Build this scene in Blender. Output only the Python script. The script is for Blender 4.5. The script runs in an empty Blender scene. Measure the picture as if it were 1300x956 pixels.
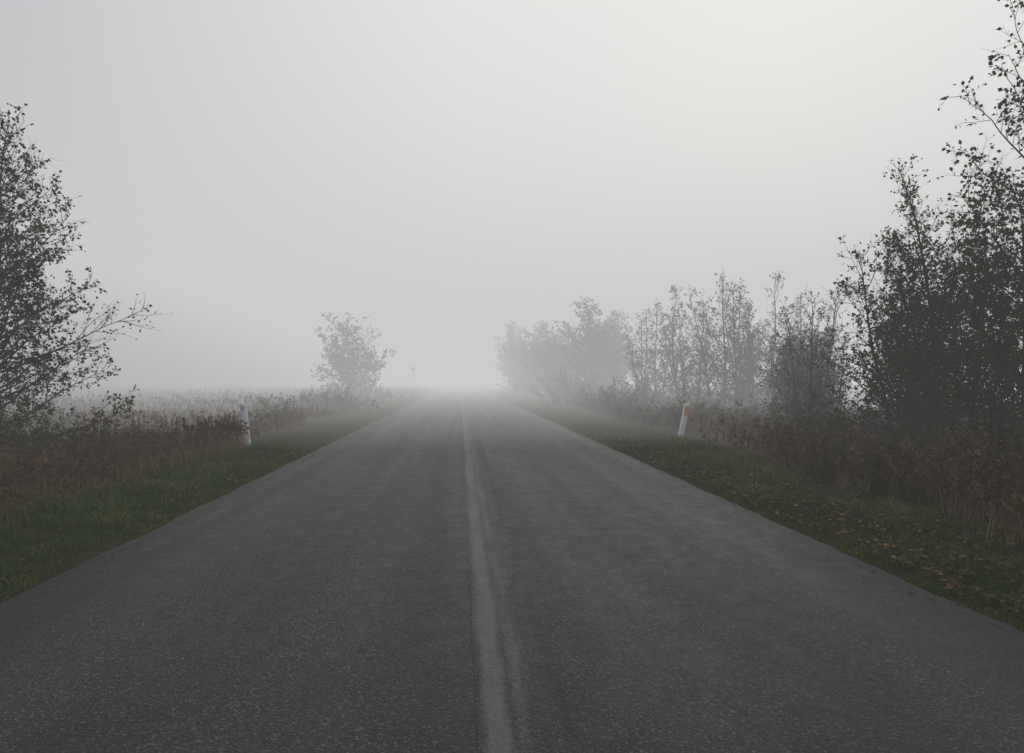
import bpy, math, random
import numpy as np
from mathutils import Vector, noise as mnoise

SC = bpy.context.scene
COL = SC.collection

# ------------------------------------------------------------------ node helpers
def new_mat(name):
    m = bpy.data.materials.new(name); m.use_nodes = True
    nt = m.node_tree
    for n in list(nt.nodes): nt.nodes.remove(n)
    out = nt.nodes.new('ShaderNodeOutputMaterial')
    return m, nt, out
def N(nt, typ, **kw):
    n = nt.nodes.new(typ)
    for k, v in kw.items(): setattr(n, k, v)
    return n
def L(nt, a, b): nt.links.new(a, b)
def ramp(nt, fac, stops):
    r = nt.nodes.new('ShaderNodeValToRGB')
    e = r.color_ramp.elements
    while len(e) < len(stops): e.new(0.5)
    for i, (p, c) in enumerate(stops):
        e[i].position = p
        e[i].color = (c, c, c, 1) if not hasattr(c, '__len__') else (*c, 1)
    L(nt, fac, r.inputs[0]); return r.outputs[0]
def mixc(nt, fac, a, b, mode='MIX'):
    m = nt.nodes.new('ShaderNodeMix'); m.data_type = 'RGBA'; m.blend_type = mode
    for sock, v in ((m.inputs[0], fac), (m.inputs[6], a), (m.inputs[7], b)):
        if hasattr(v, 'is_linked') or hasattr(v, 'links'): L(nt, v, sock)
        elif hasattr(v, '__len__'): sock.default_value = (*v, 1)
        else: sock.default_value = v if sock == m.inputs[0] else (v, v, v, 1)
    return m.outputs[2]
def noise_tex(nt, scale, detail=3, vec=None, rough=0.55, mscale=None):
    t = nt.nodes.new('ShaderNodeTexNoise'); t.inputs['Scale'].default_value = scale
    t.inputs['Detail'].default_value = detail; t.inputs['Roughness'].default_value = rough
    tc = nt.nodes.new('ShaderNodeTexCoord')
    src = tc.outputs['Object']
    if mscale:
        mp = nt.nodes.new('ShaderNodeMapping'); mp.inputs['Scale'].default_value = mscale
        L(nt, src, mp.inputs[0]); src = mp.outputs[0]
    L(nt, src, t.inputs['Vector']); return t.outputs[0]
def math_n(nt, op, a, b=None, c=None):
    m = nt.nodes.new('ShaderNodeMath'); m.operation = op
    for i, v in enumerate((a, b, c)):
        if v is None: continue
        if hasattr(v, 'links'): L(nt, v, m.inputs[i])
        else: m.inputs[i].default_value = v
    return m.outputs[0]

# ------------------------------------------------------------------ materials
def mat_asphalt(paint=False):
    m, nt, out = new_mat('worn_paint' if paint else 'asphalt')
    b = N(nt, 'ShaderNodeBsdfPrincipled'); L(nt, b.outputs[0], out.inputs[0])
    tc = N(nt, 'ShaderNodeTexCoord')
    v = N(nt, 'ShaderNodeTexVoronoi'); v.inputs['Scale'].default_value = 95; L(nt, tc.outputs['Object'], v.inputs['Vector'])
    stone = N(nt, 'ShaderNodeSeparateColor'); L(nt, v.outputs['Color'], stone.inputs[0])
    c = ramp(nt, stone.outputs[0], [(0.0, (.016, .0161, .0168)), (.6, (.028, .0281, .029)), (.88, (.044, .044, .0445)), (1.0, (.105, .104, .102))])
    med = noise_tex(nt, 4.5, 8, rough=.78)
    c = mixc(nt, 1.0, c, ramp(nt, med, [(.3, .66), (.7, 1.35)]), 'MULTIPLY')
    big = noise_tex(nt, .7, 5, mscale=(1, .3, 1), rough=.65)
    c = mixc(nt, 1.0, c, ramp(nt, big, [(.35, .80), (.52, 1.0), (.66, 1.30)]), 'MULTIPLY')
    streak = noise_tex(nt, 1.0, 4, mscale=(2.4, .05, 1))
    c = mixc(nt, 1.0, c, ramp(nt, streak, [(.3, .68), (.7, 1.36)]), 'MULTIPLY')
    sx = N(nt, 'ShaderNodeSeparateXYZ'); L(nt, tc.outputs['Object'], sx.inputs[0])
    if not paint:
        ax = math_n(nt, 'ABSOLUTE', math_n(nt, 'SUBTRACT', sx.outputs[0], .165))
        t = math_n(nt, 'ABSOLUTE', math_n(nt, 'SUBTRACT', math_n(nt, 'ABSOLUTE', math_n(nt, 'SUBTRACT', ax, 1.6)), .72))
        tr = N(nt, 'ShaderNodeMapRange'); tr.interpolation_type = 'SMOOTHSTEP'
        for i, q in enumerate((.1, .6, 1.18, .90)): tr.inputs[i + 1].default_value = q
        L(nt, t, tr.inputs[0])
        sh = N(nt, 'ShaderNodeMapRange'); sh.interpolation_type = 'SMOOTHSTEP'
        for i, q in enumerate((2.5, 3.3, 1.0, .70)): sh.inputs[i + 1].default_value = q
        L(nt, ax, sh.inputs[0])
        jn = math_n(nt, 'ABSOLUTE', math_n(nt, 'SUBTRACT', math_n(nt, 'ADD', sx.outputs[0], math_n(nt, 'MULTIPLY', streak, .05)), .50))
        jr = N(nt, 'ShaderNodeMapRange')
        for i, q in enumerate((.008, .05, .66, 1.0)): jr.inputs[i + 1].default_value = q
        L(nt, jn, jr.inputs[0])
        k = math_n(nt, 'MULTIPLY', math_n(nt, 'MULTIPLY', tr.outputs[0], sh.outputs[0]), jr.outputs[0])
        kc = N(nt, 'ShaderNodeCombineColor')
        for i in range(3): L(nt, k, kc.inputs[i])
        c = mixc(nt, 1.0, c, kc.outputs[0], 'MULTIPLY')
    else:
        wear = noise_tex(nt, 30, 8, rough=.75)
        wear2 = noise_tex(nt, 1.0, 4, mscale=(7, .6, 1))
        a = math_n(nt, 'ADD', wear, wear2)
        def band(x0, w0, w1, low, top):
            d = math_n(nt, 'ABSOLUTE', math_n(nt, 'SUBTRACT', sx.outputs[0], x0))
            e = N(nt, 'ShaderNodeMapRange'); e.inputs[1].default_value = w0; e.inputs[2].default_value = w1
            e.inputs[3].default_value = top; e.inputs[4].default_value = low; L(nt, d, e.inputs[0]); return e.outputs[0]
        e = math_n(nt, 'MAXIMUM', band(0, .03, .09, -.42, .0), band(.115, .015, .08, -.55, -.18))
        f = ramp(nt, math_n(nt, 'ADD', a, e), [(.62, 0.), (1.08, .60)])
        c = mixc(nt, f, c, (.168, .162, .15))
    L(nt, c, b.inputs['Base Color'])
    rr = ramp(nt, math_n(nt, 'ADD', math_n(nt, 'MULTIPLY', med, .6), math_n(nt, 'MULTIPLY', streak, .4)), [(.38, .46), (.62, .74)]); L(nt, rr, b.inputs['Roughness'])
    b.inputs['Specular IOR Level'].default_value = .26
    bm = N(nt, 'ShaderNodeBump'); bm.inputs['Strength'].default_value = .7; bm.inputs['Distance'].default_value = .007
    L(nt, v.outputs['Distance'], bm.inputs['Height']); L(nt, bm.outputs[0], b.inputs['Normal'])
    return m

def mat_ground():
    m, nt, out = new_mat('soil_and_turf')
    b = N(nt, 'ShaderNodeBsdfDiffuse'); L(nt, b.outputs[0], out.inputs[0])
    n1 = noise_tex(nt, 1.3, 3); n2 = noise_tex(nt, 22, 4, rough=.7)
    c = ramp(nt, n1, [(.35, (.030, .040, .015)), (.55, (.042, .047, .020)), (.72, (.055, .045, .028))])
    c = mixc(nt, 1.0, c, ramp(nt, n2, [(.3, .5), (.7, 1.4)]), 'MULTIPLY')
    L(nt, c, b.inputs['Color'])
    return m

def mat_tint(name, stops):
    m, nt, out = new_mat(name)
    at = N(nt, 'ShaderNodeAttribute'); at.attribute_name = 'tint'
    c = ramp(nt, at.outputs['Fac'], stops)
    b = N(nt, 'ShaderNodeBsdfDiffuse'); L(nt, c, b.inputs['Color']); L(nt, b.outputs[0], out.inputs[0])
    return m

def mat_bark():
    m, nt, out = new_mat('bark')
    b = N(nt, 'ShaderNodeBsdfDiffuse'); L(nt, b.outputs[0], out.inputs[0])
    n2 = noise_tex(nt, 14, 2, mscale=(1, 1, .3))
    L(nt, ramp(nt, n2, [(.35, (.020, .018, .015)), (.65, (.055, .050, .043))]), b.inputs['Color'])
    return m

ASPH = mat_asphalt(); PAINT = mat_asphalt(True); GROUND = mat_ground(); BARK = mat_bark()
LEAF = mat_tint('autumn_leaves', [(0, (.028, .033, .015)), (.5, (.056, .056, .026)), (.8, (.102, .080, .034)), (1, (.19, .13, .048))])
LEAFB = mat_tint('bramble_leaves', [(0, (.026, .046, .016)), (.5, (.056, .070, .026)), (.8, (.135, .080, .040)), (1, (.22, .105, .050))])
GRASS = mat_tint('green_grass', [(0, (.036, .064, .014)), (.5, (.076, .120, .026)), (.8, (.125, .155, .045)), (1, (.26, .22, .11))])
DRY = mat_tint('dry_grass', [(0, (.085, .054, .034)), (.4, (.17, .112, .064)), (.75, (.25, .155, .088)), (1, (.37, .275, .165))])
FALL = mat_tint('fallen_leaves', [(0, (.035, .027, .018)), (.5, (.098, .064, .034)), (1, (.24, .155, .06))])

# ------------------------------------------------------------------ mesh helpers
def quad_mesh(name, V, F, mats, mi=None, tint=None, smooth=False):
    V = np.asarray(V, dtype=np.float32); F = np.asarray(F, dtype=np.int32)
    me = bpy.data.meshes.new(name)
    me.vertices.add(len(V)); me.vertices.foreach_set('co', V.ravel())
    me.loops.add(F.size); me.loops.foreach_set('vertex_index', F.ravel())
    me.polygons.add(len(F)); me.polygons.foreach_set('loop_start', np.arange(0, F.size, 4, dtype=np.int32))
    for m in mats: me.materials.append(m)
    if mi is not None: me.polygons.foreach_set('material_index', np.asarray(mi, dtype=np.int32))
    if tint is not None:
        a = me.attributes.new('tint', 'FLOAT', 'POINT'); a.data.foreach_set('value', np.asarray(tint, dtype=np.float32))
    me.update(calc_edges=True)
    if smooth: me.polygons.foreach_set('use_smooth', np.ones(len(F), dtype=bool))
    return me
def add_obj(name, me, loc=(0, 0, 0), rz=0, sc=1, parent=None):
    o = bpy.data.objects.new(name, me); COL.objects.link(o)
    o.location = loc; o.rotation_euler = (0, 0, rz)
    o.scale = (sc, sc, sc) if not hasattr(sc, '__len__') else sc
    if parent: o.parent = parent
    return o

# terrain --------------------------------------------------------
RX0, RX1 = -3.18, 3.44
CXR = .13
def terr(x, y):
    d = max(RX0 - x, x - RX1)
    n = mnoise.noise(Vector((x * .35, y * .35, 0))) * .07 + mnoise.noise(Vector((x * 1.7, y * 1.7, 3))) * .025
    if d < 0: return -.03
    k = min(1, d / .5)
    z = -.012 + n * k + .03 * k
    t = min(1, max(0, (d - 1.9) / 2.6)); t = t * t * (3 - 2 * t)
    far = min(1, max(0, (d - 6) / 40))
    return z - .38 * t + far * .15

def axis(lims):
    out = []
    for a, b, s in lims:
        n = max(1, int(round((b - a) / s))); out += [a + (b - a) * i / n for i in range(n)]
    out.append(lims[-1][1]); return out
xs = axis([(-600, -80, 40), (-80, -20, 4), (-20, -8, 1), (-8, -3.6, .2), (-3.6, 3.9, .3), (3.9, 9, .2), (9, 20, 1), (20, 80, 4), (80, 600, 40)])
ys = axis([(-60, 0, 5), (0, 25, .3), (25, 60, 1), (60, 160, 5), (160, 700, 60)])
V = [(x, y, terr(x, y)) for y in ys for x in xs]
nx = len(xs)
F = [(j * nx + i, j * nx + i + 1, (j + 1) * nx + i + 1, (j + 1) * nx + i) for j in range(len(ys) - 1) for i in range(nx - 1)]
add_obj('ground', quad_mesh('ground', V, F, [GROUND], smooth=True))

# road : crowned sheet with irregular edge
ry = axis([(-40, 0, 2), (0, 30, .12), (30, 80, 1), (80, 600, 20)])
cols = 13
V = []; F = []
for y in ry:
    a = RX0 + .06 * mnoise.noise(Vector((0, y * .9, 1))) + .04 * mnoise.noise(Vector((0, y * 5, 2)))
    b = RX1 + .06 * mnoise.noise(Vector((5, y * .9, 1))) + .04 * mnoise.noise(Vector((5, y * 5, 2)))
    row = [a - .03] + [a + (b - a) * i / (cols - 3) for i in range(cols - 2)] + [b + .03]
    for i, x in enumerate(row):
        z = .02 * (1 - ((x - CXR) / 3.4) ** 2)
        if i in (0, cols - 1): z = -.04
        V.append((x, y, z))
for j in range(len(ry) - 1):
    for i in range(cols - 1):
        F.append((j * cols + i, j * cols + i + 1, (j + 1) * cols + i + 1, (j + 1) * cols + i))
add_obj('road', quad_mesh('road', V, F, [ASPH], smooth=False))
V = []; F = []
for y in ry: V += [(-.09, y, 0), (.20, y, 0)]
for j in range(len(ry) - 1): F.append((2 * j, 2 * j + 1, 2 * j + 3, 2 * j + 2))
add_obj('road_centre_line', quad_mesh('line', V, F, [PAINT]), loc=(.165, 0, .0240))

# ------------------------------------------------------------------ plants
class Plant:
    def __init__(s, seed):
        s.V = []; s.F = []; s.lp = []; s.ld = []; s.ls = []; s.lt = []; s.r = random.Random(seed); s.np = np.random.default_rng(seed)
    def tube(s, pts, r0, r1, k):
        base = len(s.V); n = len(pts)
        for i, p in enumerate(pts):
            d = (pts[min(i + 1, n - 1)] - pts[max(i - 1, 0)]).normalized()
            u = d.orthogonal().normalized(); w = d.cross(u)
            r = r0 + (r1 - r0) * i / (n - 1)
            for j in range(k):
                a = 2 * math.pi * j / k; q = p + (u * math.cos(a) + w * math.sin(a)) * r
                s.V.append((q.x, q.y, q.z))
        for i in range(n - 1):
            for j in range(k):
                a = base + i * k + j; b = base + i * k + (j + 1) % k
                s.F.append((a, b, b + k, a + k))
    def path(s, p, d, L_, n, wob, up):
        pts = [p.copy()]; d = d.normalized()
        for i in range(n):
            d = (d + Vector((s.r.gauss(0, wob), s.r.gauss(0, wob), s.r.gauss(0, wob) + up))).normalized()
            p = p + d * (L_ / n); pts.append(p.copy())
        return pts
    def at(s, pts, t):
        f = t * (len(pts) - 1); i = min(int(f), len(pts) - 2); f -= i
        return pts[i].lerp(pts[i + 1], f), (pts[i + 1] - pts[i]).normalized()
    def side(s, d, ang):
        u = d.orthogonal().normalized(); w = d.cross(u); a = s.r.uniform(0, 2 * math.pi)
        return d * math.cos(ang) + (u * math.cos(a) + w * math.sin(a)) * math.sin(ang)
    def leaf(s, p, d, size, tint):
        s.lp.append((p.x, p.y, p.z)); s.ld.append((d.x, d.y, d.z)); s.ls.append(size); s.lt.append(tint)
    def mesh(s, name, leafmat):
        V = np.array(s.V, dtype=np.float32).reshape(-1, 3); F = np.array(s.F, dtype=np.int32).reshape(-1, 4)
        nb = len(F); tint = np.zeros(len(V))
        if s.lp:
            P = np.array(s.lp); D = np.array(s.ld); S = np.array(s.ls)[:, None]; T = np.array(s.lt)
            D = D + s.np.normal(0, .55, D.shape); D[:, 2] -= .25; D /= np.linalg.norm(D, axis=1)[:, None] + 1e-6
            R = s.np.normal(0, 1, D.shape); W = np.cross(D, R); W /= np.linalg.norm(W, axis=1)[:, None] + 1e-6
            U = np.cross(D, W)
            off = S * .25
            a = P + D * off
            b = a + D * S * .45 + W * S * .38 + U * S * .07
            c = a + D * S * 1.0 + U * S * s.np.normal(0, .12, S.shape)
            d = a + D * S * .45 - W * S * .38 + U * S * .07
            LV = np.stack([a, b, c, d], 1).reshape(-1, 3)
            LF = np.arange(len(LV)).reshape(-1, 4) + len(V)
            V = np.vstack([V, LV]); F = np.vstack([F, LF]); tint = np.concatenate([tint, np.repeat(T, 4)])
        mi = np.concatenate([np.zeros(nb), np.ones(len(F) - nb)])
        return quad_mesh(name, V, F, [BARK, leafmat], mi, tint)

def make_tree(seed, H, spread, stems=1, nprim=38, tmin=.12, leaf=.06, dens=1.0, ang=(38, 68), detail=1.0, shape='cone', leafmat=None, basesp=.0, tmean=.4, hmin=.6, tilt=.16, up=.035, cexp=.75):
    P = Plant(seed); r = P.r
    a0 = r.uniform(0, 6.28)
    for s in range(stems):
        a = a0 + s * 6.283 / stems + r.uniform(-.5, .5)
        h = H * (1 if s == 0 else r.uniform(hmin, .92))
        rad = basesp * r.uniform(.5, 1)
        p0 = Vector((math.cos(a) * rad, math.sin(a) * rad, -.25))
        tl = .02 if stems == 1 else (tilt * (.35 if s == 0 else 1))
        d0 = Vector((math.cos(a) * tl, math.sin(a) * tl, 1))
        tr = P.path(p0, d0, h + .25, 14, .04, .06)
        r0 = .0095 * h + .012
        P.tube(tr, r0, .006, 8)
        npn = int(nprim * (1 if stems == 1 else .62))
        for i in range(npn):
            t = tmin + (1.0 - tmin) * ((i + r.random()) / npn) ** .95
            t = min(t, .995)
            p, d = P.at(tr, t)
            u = (t - tmin) / (1 - tmin)
            if shape == 'cone': prof = (1 - u) ** cexp * (.62 + .38 * min(1, u / .15)) + .11
            else: prof = math.sqrt(max(0, 1 - (2 * u - .85) ** 2 / 1.35)) * .95 + .08
            Lp = spread * prof * r.uniform(.5, 1.15)
            az = i * 2.4 + r.uniform(-.6, .6); an = math.radians(r.uniform(*ang)) * (1 - .4 * u)
            dd = Vector((math.cos(az) * math.sin(an), math.sin(az) * math.sin(an), math.cos(an)))
            pp = P.path(p, dd, Lp, 7, .08, up)
            rp = r0 * (1 - t) * .36 + .006
            P.tube(pp, rp, .003, 5)
            ld = dens * r.choice([.25, .7, 1, 1.15, 1.4]) * (.75 + .5 * r.random())
            btint = r.gauss(tmean, .18)
            ns = max(3, int(Lp / .135 * detail))
            for j in range(ns):
                q, qd = P.at(pp, .10 + .90 * (j + r.random()) / ns)
                frac = (j + .5) / ns
                Ls = (.24 + .32 * Lp * (1 - frac * .65)) * r.uniform(.5, 1.15)
                sd = P.side(qd, math.radians(r.uniform(30, 62))); sd.z += .18
                sp = P.path(q, sd, Ls, 4, .11, .02)
                P.tube(sp, .0045 * (1 + Lp * .3), .002, 3)
                nt_ = max(2, int(Ls / .095 * detail))
                for k in range(nt_):
                    w, wd = P.at(sp, .15 + .85 * (k + r.random()) / nt_)
                    Lt = r.uniform(.10, .26)
                    td = P.side(wd, math.radians(r.uniform(25, 65)))
                    tp = P.path(w, td, Lt, 2, .12, .0)
                    P.tube(tp, .0026, .0015, 3)
                    nl = int(r.random() * 7.0 * ld + .5)
                    for l in range(nl):
                        e, ed = P.at(tp, r.uniform(.15, 1))
                        P.leaf(e, P.side(ed, math.radians(r.uniform(20, 80))), leaf * r.uniform(.6, 1.25), min(1, max(0, btint + r.gauss(0, .18))))
    return P.mesh('tree_mesh_%d' % seed, leafmat or LEAF)

def make_bush(seed, H, R, nst=26, leaf=.05, dens=1.0, leafmat=None, tmean=.4, arch=.0, detail=1.0):
    P = Plant(seed); r = P.r
    for s in range(nst):
        a = r.uniform(0, 6.28); rr = R * .55 * math.sqrt(r.random())
        p0 = Vector((math.cos(a) * rr, math.sin(a) * rr, -.12))
        out = r.uniform(.05, .75)
        d0 = Vector((math.cos(a) * out, math.sin(a) * out, 1))
        Ls = H * r.uniform(.55, 1.12)
        st = P.path(p0, d0, Ls, 7, .12, -arch)
        P.tube(st, .008, .002, 4)
        ld = dens * r.choice([.1, .5, 1, 1.3]); bt = r.gauss(tmean, .2)
        n = int(Ls / .08 * detail)
        for j in range(n):
            q, qd = P.at(st, .08 + .92 * (j + r.random()) / n)
            tp = P.path(q, P.side(qd, math.radians(r.uniform(30, 65))), r.uniform(.1, .32), 3, .15, .0)
            P.tube(tp, .003, .0015, 3)
            for l in range(int(r.random() * 8 * ld + .3)):
                e, ed = P.at(tp, r.random())
                P.leaf(e, P.side(ed, math.radians(r.uniform(20, 80))), leaf * r.uniform(.6, 1.25), min(1, max(0, bt + r.gauss(0, .2))))
    return P.mesh('bush_mesh_%d' % seed, leafmat or LEAFB)

def place(name, me, X, Y, rz=0, sc=1, dz=0, parent=None):
    return add_obj(name, me, (X, Y, terr(X, Y) + dz), rz, sc, parent)

# --- big trees
tL = make_tree(11, 7.0, 3.5, stems=1, nprim=76, tmin=.10, leaf=.075, dens=.95, ang=(48, 82), up=.03, cexp=1.0)
tL2 = make_tree(12, 4.2, 1.9, stems=3, nprim=34, tmin=.06, leaf=.068, dens=1.0, basesp=.25)
tR = make_tree(21, 8.6, 3.2, stems=3, nprim=54, tmin=.10, leaf=.085, dens=.85, basesp=.35, ang=(42, 75), tilt=.13, detail=.92)
tR2 = make_tree(22, 4.7, 2.1, stems=4, nprim=34, tmin=.05, leaf=.08, dens=.72, basesp=.3, ang=(40, 75), detail=.9)
tM1 = make_tree(31, 6.6, 2.0, stems=5, nprim=44, tmin=.06, leaf=.09, dens=.85, basesp=.6, ang=(30, 60), detail=.75, tilt=.22, hmin=.68)
tM2 = make_tree(32, 6.1, 2.1, stems=5, nprim=40, tmin=.06, leaf=.09, dens=.75, basesp=.6, ang=(30, 62), detail=.75, tilt=.22, hmin=.68)
tS = make_tree(33, 3.6, 1.3, stems=5, nprim=28, tmin=.05, leaf=.06, dens=.65, basesp=.35, ang=(25, 50))
tF = make_tree(41, 5.6, 3.1, stems=2, nprim=64, tmin=.14, leaf=.13, dens=1.2, basesp=.25, detail=.65, shape='round', ang=(55, 92), tilt=.1, up=.01)
tF2 = make_tree(42, 7.6, 2.9, stems=5, nprim=46, tmin=.04, leaf=.15, dens=1.2, basesp=.7, detail=.6, shape='round', ang=(40, 75), tilt=.2)

T = 'alder_tree'
place(T, tL, -9.35, 14.6, .3)
place(T, tL2, -10.6, 13.2, 1.9)
place(T, tR, 10.7, 12.1, 2.4)
place(T, tR, 10.45, 13.8, .9, .78)
place(T, tR2, 9.3, 13.8, 2.2)
place(T, tR2, 8.9, 10.8, 4.1, .72)
place(T, tR2, 11.4, 16.2, 5.1, .98)
place(T, tS, 9.0, 16.8, .5, 1.05)
place(T, tS, 9.8, 18.8, 2.5, 1.15)
place(T, tS, 10.8, 20.6, 4.5, 1.05)
place(T, tM1, 12.2, 27.5, .3, .95)
place(T, tM2, 10.9, 27.0, 1.6, 1.02)
place(T, tM1, 10.4, 30.5, 2.9, .95)
place(T, tM2, 9.5, 33.5, 5.1, .93)
place(T, tS, 11.4, 22.5, 3.5, 1.25)
place(T, tS, 12.8, 24.0, 1.5, 1.3)
B = 'birch_tree'
place(B, tF2, 10.0, 48.5, .6, .95)
place(B, tF2, 11.4, 53.0, 3.6, .9)
place(B, tF2, 8.4, 54.0, 2.1, .78)
place(B, tF2, 7.4, 59.5, 5.1, .85)
place(B, tF2, 7.4, 66.0, 2.6, .92)
place(B, tF2, 6.6, 76.0, 1.1, 1.0)
place(B, tF, -7.7, 49.5, .2, .97)

# --- bushes / undergrowth
b1 = make_bush(51, 1.15, .9, nst=40, leaf=.05, dens=1.3, tmean=.55)
b2 = make_bush(52, .95, .8, nst=40, leaf=.047, dens=1.5, tmean=.32)
b3 = make_bush(53, 1.4, .8, nst=34, leaf=.042, dens=.75, tmean=.88)
b4 = make_bush(54, 1.9, .9, nst=30, leaf=.058, dens=1.1, tmean=.45)
R = random.Random(5)
bushes = [
 (-7.3, 13.0, b3, 1.0), (-6.6, 12.2, b1, .85), (-7.9, 12.0, b1, 1.05), (-6.2, 14.0, b2, .8), (-7.0, 14.9, b3, .95), (-8.3, 14.2, b4, .85),
 (-9.2, 12.5, b4, .9), (-8.8, 11.0, b1, 1.0), (-7.7, 10.4, b3, .8), (-9.8, 14.3, b1, 1.3), (-10.8, 15.0, b4, .9), (-6.9, 11.2, b2, .7), (-8.0, 16.5, b3, .9),
 (-5.8, 21.5, b1, .9), (-5.9, 23.0, b2, .8), (-6.6, 24.5, b3, .9),
 (-6.3, 31.5, b4, .75), (-6.0, 33.0, b1, 1.25), (-7.0, 33.5, b1, 1.2), (-6.8, 44, b4, .8), (-6.0, 39, b1, .9), (-5.8, 52, b1, .9),
]
for x, y, me, s in bushes: place('bush', me, x, y, R.uniform(0, 6.28), s)
und = bpy.data.objects.new('bramble_thicket', None); COL.objects.link(und)
for i in range(130):
    y = 5.5 + 38 * R.random() ** 1.25
    x = 5.4 + .035 * max(0, y - 8) + R.random() ** 1.2 * (4.0 + .05 * y)
    if 13.5 < y < 19.5 and x < 7.3: continue
    me = R.choice([b1, b2, b3, b1, b3, b4])
    near = min(1, .55 + (x - 5.3) * .35)
    place('bramble', me, x, y, R.uniform(0, 6.28), R.uniform(.75, 1.15) * near * (.9 if me is b4 else 1), parent=und)
for i in range(30):
    y = 36 + 50 * R.random(); x = 5.8 + 4 * R.random()
    place('bramble', R.choice([b1, b4, b4]), x, y, R.uniform(0, 6.28), R.uniform(1.0, 1.5), parent=und)

# --- blades
def blades(X, Y, Z, Hh, Wd, lean, tint, seed):
    g = np.random.default_rng(seed); n = len(X)
    a = g.uniform(0, 2 * np.pi, n); la = g.uniform(0, 2 * np.pi, n)
    P = np.stack([X, Y, Z], 1); W = np.stack([np.cos(a), np.sin(a), np.zeros(n)], 1) * Wd[:, None] * .5
    ln = (lean * g.uniform(.3, 1.4, n))[:, None]
    D = np.stack([np.cos(la), np.sin(la), np.zeros(n)], 1)
    U = np.array([[0, 0, 1.]])
    h = Hh[:, None]
    M = P + U * h * .55 + D * h * ln * .3
    Tp = P + U * h * (1 - .35 * ln) + D * h * ln
    V = np.stack([P - W, P + W, M + W * .75, M - W * .75, Tp + W * .15, Tp - W * .15], 1).reshape(-1, 3)
    b = np.arange(n)[:, None] * 6
    F = np.concatenate([b + np.array([[0, 1, 2, 3]]), b + np.array([[3, 2, 4, 5]])], 1).reshape(-1, 4)
    return V, F, np.repeat(tint, 6)
terr_v = np.vectorize(terr)
def clumpn(X, Y, s, o=0.):
    return np.array([mnoise.noise(Vector((x * s, y * s, o))) for x, y in zip(X, Y)])

def verge(name, x0, x1, seed, side):
    g = np.random.default_rng(seed); VS = []; FS = []; TS = []; off = 0
    lo, hi = min(x0, x1), max(x0, x1)
    for (ya, yb, dn, w) in ((1.5, 8, 2500, .0055), (8, 14, 1600, .008), (14, 26, 700, .013), (26, 50, 180, .025), (50, 80, 50, .05)):
        n = int((yb - ya) * (hi - lo) * dn)
        X = g.uniform(lo, hi, n); Y = g.uniform(ya, yb, n)
        e = (RX0 - X) if side < 0 else (X - RX1)
        edge = .03 + .17 * clumpn(Y, Y * 0, .8, seed) + .09 * clumpn(Y, Y * 0, 5., seed)
        c = clumpn(X, Y, 1.1, seed); c2 = clumpn(X, Y, 4.5, seed + 3)
        keep = (e > edge - .02 - .08 * g.random(n)) & (g.random(n) < np.clip(.74 + c * 1.0 + c2 * .9, .06, 1))
        X, Y, c, c2, e = X[keep], Y[keep], c[keep], c2[keep], e[keep]; n = len(X)
        H = (.045 + .05 * g.random(n) + .06 * np.clip(c2, 0, 1) + .035 * np.clip(e - .2, 0, 2.2)) * (1 + .7 * np.clip(c, -.4, 1))
        H *= np.clip(.45 + e * 1.5, .45, 1)
        tint = np.clip(.40 + .6 * c + .45 * c2 + .12 * np.clip(e - 1.5, 0, 2) + g.normal(0, .22, n), 0, 1)
        v, f, t = blades(X, Y, terr_v(X, Y) - .005, H, w * g.uniform(.7, 1.3, n), .7, tint, seed + int(ya))
        VS.append(v); FS.append(f + off); TS.append(t); off += len(v)
    add_obj(name, quad_mesh(name, np.vstack(VS), np.vstack(FS), [GRASS], None, np.concatenate(TS)))
verge('grass', -3.02, -6.0, 61, -1)
verge('grass', 3.30, 6.4, 62, 1)

# tall dry grass patches (linked copies)
def dry_patch(seed, n, size, h, w, heads=True, tm=.5):
    g = np.random.default_rng(seed)
    cx = g.uniform(-size / 2, size / 2, 14); cy = g.uniform(-size / 2, size / 2, 14); k = g.integers(0, 14, n)
    X = np.where(g.random(n) < .6, cx[k] + g.normal(0, size * .08, n), g.uniform(-size / 2, size / 2, n))
    Y = np.where(g.random(n) < .6, cy[k] + g.normal(0, size * .08, n), g.uniform(-size / 2, size / 2, n))
    H = h * g.uniform(.35, 1.1, n); tall = g.random(n) < .12; H = np.where(tall, h * g.uniform(1.0, 1.45, n), H)
    tint = np.clip(g.normal(tm, .22, n), 0, 1)
    v, f, t = blades(X, Y, np.full(n, -.08), H, np.full(n, w) * g.uniform(.6, 1.3, n), .32, tint, seed)
    VS = [v]; FS = [f]; TS = [t]
    if heads:
        tip = v.reshape(-1, 6, 3)[:, 4:].mean(1)[tall]; m = len(tip); rep = 7
        c = np.repeat(tip, rep, 0) + g.normal(0, [.012, .012, .05], (m * rep, 3)) - [0, 0, .05]
        s = .02 * g.uniform(.6, 1.5, (m * rep, 1)); A = g.normal(0, 1, (m * rep, 3)) * s; B_ = np.stack([g.normal(0, .4, m * rep), g.normal(0, .4, m * rep), np.full(m * rep, 1.)], 1) * s * 1.4
        hv = np.stack([c - A, c - B_, c + A, c + B_], 1).reshape(-1, 3)
        hf = np.arange(len(hv)).reshape(-1, 4) + len(v)
        VS.append(hv); FS.append(hf); TS.append(np.full(len(hv), .25))
    return quad_mesh('dry_patch_%d' % seed, np.vstack(VS), np.vstack(FS), [DRY], None, np.concatenate(TS))
dp = [dry_patch(71, 1200, 2.4, .66, .007), dry_patch(72, 1200, 2.4, .56, .007, tm=.65), dry_patch(73, 1000, 2.4, .74, .007, tm=.4)]
ds = [dry_patch(76, 280, .9, .5, .006, tm=.75), dry_patch(77, 260, .9, .62, .006, tm=.6), dry_patch(78, 260, .9, .42, .006, tm=.9)]
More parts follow.
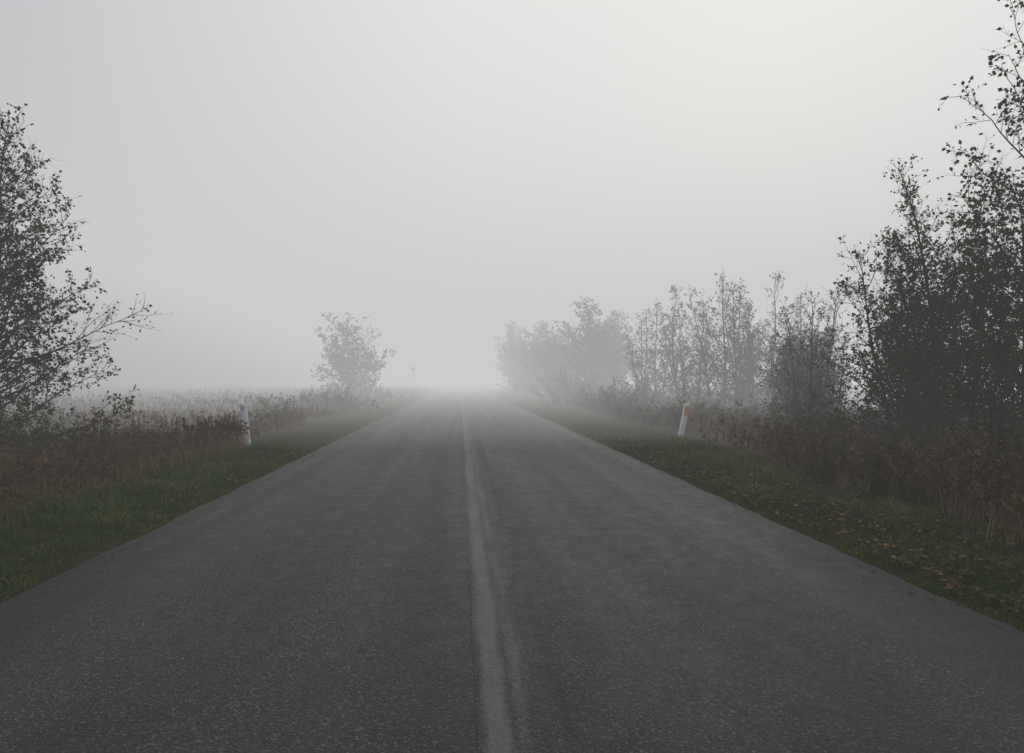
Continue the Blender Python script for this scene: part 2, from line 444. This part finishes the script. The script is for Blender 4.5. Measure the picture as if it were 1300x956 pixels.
df = [dry_patch(74, 1500, 5.5, .9, .026, tm=.35), dry_patch(75, 1500, 5.5, .75, .028, tm=.45)]
field = bpy.data.objects.new('tall_dry_grass', None); COL.objects.link(field)
y = 5.0
while y < 28:
    x = -5.9
    while x > -.85 * y - 6:
        place('dry_grass_clump', R.choice(dp), x - R.random() * .9 - .3, y + R.uniform(-.7, .7), R.uniform(0, 6.28), R.uniform(.75, 1.1), parent=field)
        x -= 2.1
    x = 7.0
    while x < min(24, .7 * y + 6):
        place('dry_grass_clump', R.choice(dp), x + R.random() * .9, y + R.uniform(-.7, .7), R.uniform(0, 6.28), R.uniform(.8, 1.2), parent=field)
        x += 2.2
    y += 2.0
for i in range(70):
    y = 5 + 30 * R.random() ** 1.2
    place('dry_grass_clump', R.choice(ds), -4.9 - R.random() * 1.3 , y, R.uniform(0, 6.28), R.uniform(.5, 1.05), parent=field)
for i in range(150):
    y = 4.5 + 32 * R.random() ** 1.2; x = 5.1 + .03 * y + R.random() * 1.9
    if 13.0 < y < 18.6 and x < 6.9: continue
    place('dry_grass_clump', R.choice(ds), x, y, R.uniform(0, 6.28), R.uniform(.55, 1.2), parent=field)
y = 29.5
while y < 90:
    for x0, x1, st in ((-7.5, -.8 * y - 4, -4.6), (8.0, .6 * y, 5.0)):
        x = x0
        while abs(x) < abs(x1):
            place('dry_grass_clump', R.choice(df), x + R.uniform(-.8, .8), y + R.uniform(-1, 1), R.uniform(0, 6.28), R.uniform(.8, 1.2), parent=field); x += st
    y += 4.4

# fallen leaves
g = np.random.default_rng(81)
def fallen():
    n1 = 6500
    Y = 2 + 24 * g.random(n1) ** 1.3; X = RX1 + .12 + np.abs(g.normal(0, 1.0, n1))
    n2 = 500; Y2 = 2 + 20 * g.random(n2); X2 = RX0 - .1 - np.abs(g.normal(0, .8, n2))
    n3 = 120; Y3 = 3 + 20 * g.random(n3); X3 = np.where(g.random(n3) < .85, RX1 - np.abs(g.normal(0, .15, n3)), RX0 + np.abs(g.normal(0, .12, n3)))
    X = np.concatenate([X, X2, X3]); Y = np.concatenate([Y, Y2, Y3]); n = len(X)
    Z = terr_v(X, Y) + g.uniform(.03, .09, n); Z[-n3:] = .012
    S = (.028 * g.uniform(.6, 1.4, n))[:, None]; a = g.uniform(0, 6.28, n)
    D = np.stack([np.cos(a), np.sin(a), g.normal(0, .25, n)], 1); W = np.stack([-np.sin(a), np.cos(a), g.normal(0, .3, n)], 1)
    D[-n3:, 2] *= .2; W[-n3:, 2] *= .2; S[-n3:] *= .7
    P = np.stack([X, Y, Z], 1)
    V = np.stack([P - D * S, P + W * S * .65, P + D * S, P - W * S * .65], 1).reshape(-1, 3)
    t = np.repeat(np.clip(g.normal(.4, .28, n), 0, 1), 4)
    add_obj('fallen_leaves', quad_mesh('fallen_leaves', V, np.arange(len(V)).reshape(-1, 4), [FALL], None, t))
fallen()

# ------------------------------------------------------------------ marker posts and sign
def simple_mat(name, col, rough=.5, dirt=.0, metal=0):
    m, nt, out = new_mat(name)
    b = N(nt, 'ShaderNodeBsdfPrincipled'); L(nt, b.outputs[0], out.inputs[0])
    n = noise_tex(nt, 9, 6, rough=.7)
    c = mixc(nt, ramp(nt, n, [(.42, 0.), (.75, dirt)]), col, tuple(x * .35 for x in col))
    L(nt, c, b.inputs['Base Color']); b.inputs['Roughness'].default_value = rough; b.inputs['Metallic'].default_value = metal
    return m
WHITE = simple_mat('white_plastic', (.66, .69, .72), .45, .22)
ORANGE = simple_mat('orange_reflector', (.72, .24, .015), .5, .2)
GREYR = simple_mat('grey_reflector', (.36, .38, .40), .25, .2)
STEEL = simple_mat('galvanised_steel', (.32, .33, .34), .5, .4, .6)
SIGNBK = simple_mat('sign_back_grey', (.16, .17, .18), .6, .3)
def poly_obj(name, verts, faces, mats, mi=None, bevel=0):
    me = bpy.data.meshes.new(name); me.from_pydata(verts, [], faces)
    for m in mats: me.materials.append(m)
    if mi: me.polygons.foreach_set('material_index', mi)
    me.update()
    o = bpy.data.objects.new(name, me); COL.objects.link(o)
    if bevel:
        bv = o.modifiers.new('b', 'BEVEL'); bv.width = bevel; bv.segments = 2; bv.limit_method = 'ANGLE'
    return o
def marker_post(X, Y, refl, tiltx, tilty, H=.98, side=1, rw=.058, rh=.24):
    root = bpy.data.objects.new('roadside_marker_post', None); COL.objects.link(root)
    prof = []
    W = .078; Dp = .05
    for i in range(9):
        a = math.pi * i / 8; prof.append((-W * math.cos(a), -Dp * math.sin(a) ** .6 if 0 < i < 8 else 0))
    prof += [(W, .03), (-W, .03)]
    v = []; n = len(prof)
    for k, (z, s) in enumerate(((-.3, 1), (.0, 1), (.5, .98), (H, .96))):
        for (x, y) in prof:
            zz = z + (side * x * .55 if k == 3 else 0)
            v.append((x * s, y * s, zz))
    f = [tuple(reversed(range(n)))]
    for k in range(3):
        for i in range(n): f.append((k * n + i, k * n + (i + 1) % n, (k + 1) * n + (i + 1) % n, (k + 1) * n + i))
    f.append(tuple(range(3 * n, 4 * n)))
    b = poly_obj('post_body', v, f, [WHITE], bevel=.004); b.parent = root
    x0, x1, z0, z1 = -rw, rw, H - .06 - rh, H - .06
    yf = -.064; yb = -.025
    c = .012
    ring = [(x0 + c, z0), (x1 - c, z0), (x1, z0 + c), (x1, z1 - c), (x1 - c, z1), (x0 + c, z1), (x0, z1 - c), (x0, z0 + c)]
    v = [(x, yf, z) for x, z in ring] + [(x, yb, z) for x, z in ring]; m = 8
    f = [tuple(range(8))] + [(i, i + 8, (i + 1) % 8 + 8, (i + 1) % 8) for i in range(8)]
    r_ = poly_obj('reflector', v, f, [refl]); r_.parent = root
    root.location = (X, Y, terr(X, Y)); root.rotation_euler = (tiltx, tilty, 0)
marker_post(-4.87, 16.1, GREYR, .02, -.10, H=1.0, side=-1, rw=.028, rh=.1)
marker_post(5.85, 17.8, ORANGE, .03, .19, H=.97, side=1)

def road_sign(X, Y, H):
    root = bpy.data.objects.new('traffic_sign', None); COL.objects.link(root); root.location = (X, Y, terr(X, Y))
    n = 12; v = []
    for z in (-.3, H + .02):
        v += [(.03 * math.cos(6.283 * i / n), .03 * math.sin(6.283 * i / n), z) for i in range(n)]
    f = [(i, (i + 1) % n, (i + 1) % n + n, i + n) for i in range(n)] + [tuple(range(n, 2 * n))]
    p = poly_obj('pole', v, f, [STEEL]); p.parent = root
    n = 32; v = []
    for y in (-.060, -.045):
        v += [(.3 * math.cos(6.283 * i / n), y, H - .3 + .3 * math.sin(6.283 * i / n)) for i in range(n)]
    f = [tuple(range(n)), tuple(reversed(range(n, 2 * n)))] + [((i + 1) % n, i, i + n, (i + 1) % n + n) for i in range(n)]
    d = poly_obj('sign_disc', v, f, [SIGNBK]); d.parent = root
    for z in (H - .15, H - .45):
        v = [(x, y, zz) for x in (-.2, .2) for y in (-.045, -.02) for zz in (z - .02, z + .02)]
        f = [(0, 1, 3, 2), (4, 6, 7, 5), (0, 4, 5, 1), (2, 3, 7, 6), (0, 2, 6, 4), (1, 5, 7, 3)]
        c = poly_obj('bracket', v, f, [STEEL]); c.parent = root
road_sign(-6.4, 94, 3.6)

# ------------------------------------------------------------------ fog (absorbing medium; its own emission stands in for multiply scattered daylight)
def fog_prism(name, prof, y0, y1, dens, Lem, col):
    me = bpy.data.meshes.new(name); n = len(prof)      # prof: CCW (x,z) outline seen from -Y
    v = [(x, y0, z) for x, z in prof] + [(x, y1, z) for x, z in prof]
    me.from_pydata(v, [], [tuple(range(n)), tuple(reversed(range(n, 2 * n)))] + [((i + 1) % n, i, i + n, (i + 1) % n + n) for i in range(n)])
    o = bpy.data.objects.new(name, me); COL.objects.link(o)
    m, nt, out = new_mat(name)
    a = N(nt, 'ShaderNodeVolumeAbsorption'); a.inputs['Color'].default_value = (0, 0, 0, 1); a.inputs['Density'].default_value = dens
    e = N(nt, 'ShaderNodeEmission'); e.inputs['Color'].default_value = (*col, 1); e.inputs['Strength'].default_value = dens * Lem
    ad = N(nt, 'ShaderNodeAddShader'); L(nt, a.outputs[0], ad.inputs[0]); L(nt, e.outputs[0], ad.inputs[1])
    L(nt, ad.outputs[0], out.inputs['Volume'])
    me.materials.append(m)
def rect(x0, x1, z0, z1): return [(x0, z0), (x1, z0), (x1, z1), (x0, z1)]
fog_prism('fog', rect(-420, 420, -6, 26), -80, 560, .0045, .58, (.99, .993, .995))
fog_prism('emissive_fog_bank', rect(-410, 410, -5, 20), 15, 550, .0195, .61, (.998, .998, .993))
fog_prism('emissive_fog_bank', [(-390, -5.2), (-9, -5.2), (-9, -1.2), (-70, 24), (-390, 24)], -70, 530, .021, .13, (.95, .975, 1.0))  # added wedge with weak emission, makes the haze darker on the left
fog_prism('emissive_fog_bank', [(12, -5.3), (395, -5.3), (395, 25), (60, 25), (12, -1.0)], -75, 535, .011, .80, (1.0, .985, .955))  # added wedge with strong warm emission, paints brighter haze on the right

# ------------------------------------------------------------------ sky, sun
AZ = math.radians(25); EL = math.radians(24)
sd = Vector((math.sin(AZ) * math.cos(EL), math.cos(AZ) * math.cos(EL), math.sin(EL)))
w = bpy.data.worlds.new('World'); SC.world = w; w.use_nodes = True; nt = w.node_tree
for n in list(nt.nodes): nt.nodes.remove(n)
try: w.cycles.sampling_method = 'NONE'
except Exception: pass
out = nt.nodes.new('ShaderNodeOutputWorld')
sky = N(nt, 'ShaderNodeTexSky'); sky.sky_type = 'NISHITA'; sky.sun_disc = False; sky.sun_elevation = EL; sky.sun_rotation = AZ
sky.air_density = 1; sky.dust_density = 1
bg1 = N(nt, 'ShaderNodeBackground'); bg1.inputs[1].default_value = .006; L(nt, sky.outputs[0], bg1.inputs[0])
tc = N(nt, 'ShaderNodeTexCoord')
dot = N(nt, 'ShaderNodeVectorMath', operation='DOT_PRODUCT'); L(nt, tc.outputs['Generated'], dot.inputs[0]); dot.inputs[1].default_value = sd
cr = ramp(nt, dot.outputs['Value'], [(0.0, (.38, .395, .43)), (.58, (.45, .462, .49)), (.78, (.69, .695, .71)), (.92, (.89, .882, .868)), (1.0, (.945, .925, .895))])
bg2 = N(nt, 'ShaderNodeBackground'); bg2.inputs[1].default_value = 1.0; L(nt, cr, bg2.inputs[0])
ad = N(nt, 'ShaderNodeAddShader'); L(nt, bg1.outputs[0], ad.inputs[0]); L(nt, bg2.outputs[0], ad.inputs[1]); L(nt, ad.outputs[0], out.inputs[0])
sl = bpy.data.lights.new('sun', 'SUN'); sl.energy = .5; sl.angle = math.radians(30); sl.color = (1, .96, .9)
so = bpy.data.objects.new('sun', sl); COL.objects.link(so); so.rotation_euler = (-sd).to_track_quat('-Z', 'Y').to_euler(); so.location = (20, 40, 30)

# ------------------------------------------------------------------ camera
cam = bpy.data.cameras.new('camera'); cam.lens = 24; cam.sensor_width = 36; cam.clip_end = 2000; cam.clip_start = .05
cam.shift_y = .0038
co = bpy.data.objects.new('camera', cam); COL.objects.link(co)
co.location = (0, 0, 1.55); co.rotation_euler = (math.radians(90), 0, -math.radians(4.35))
SC.camera = co
SC.view_settings.view_transform = 'Standard'; SC.view_settings.look = 'None'; SC.view_settings.exposure = 0
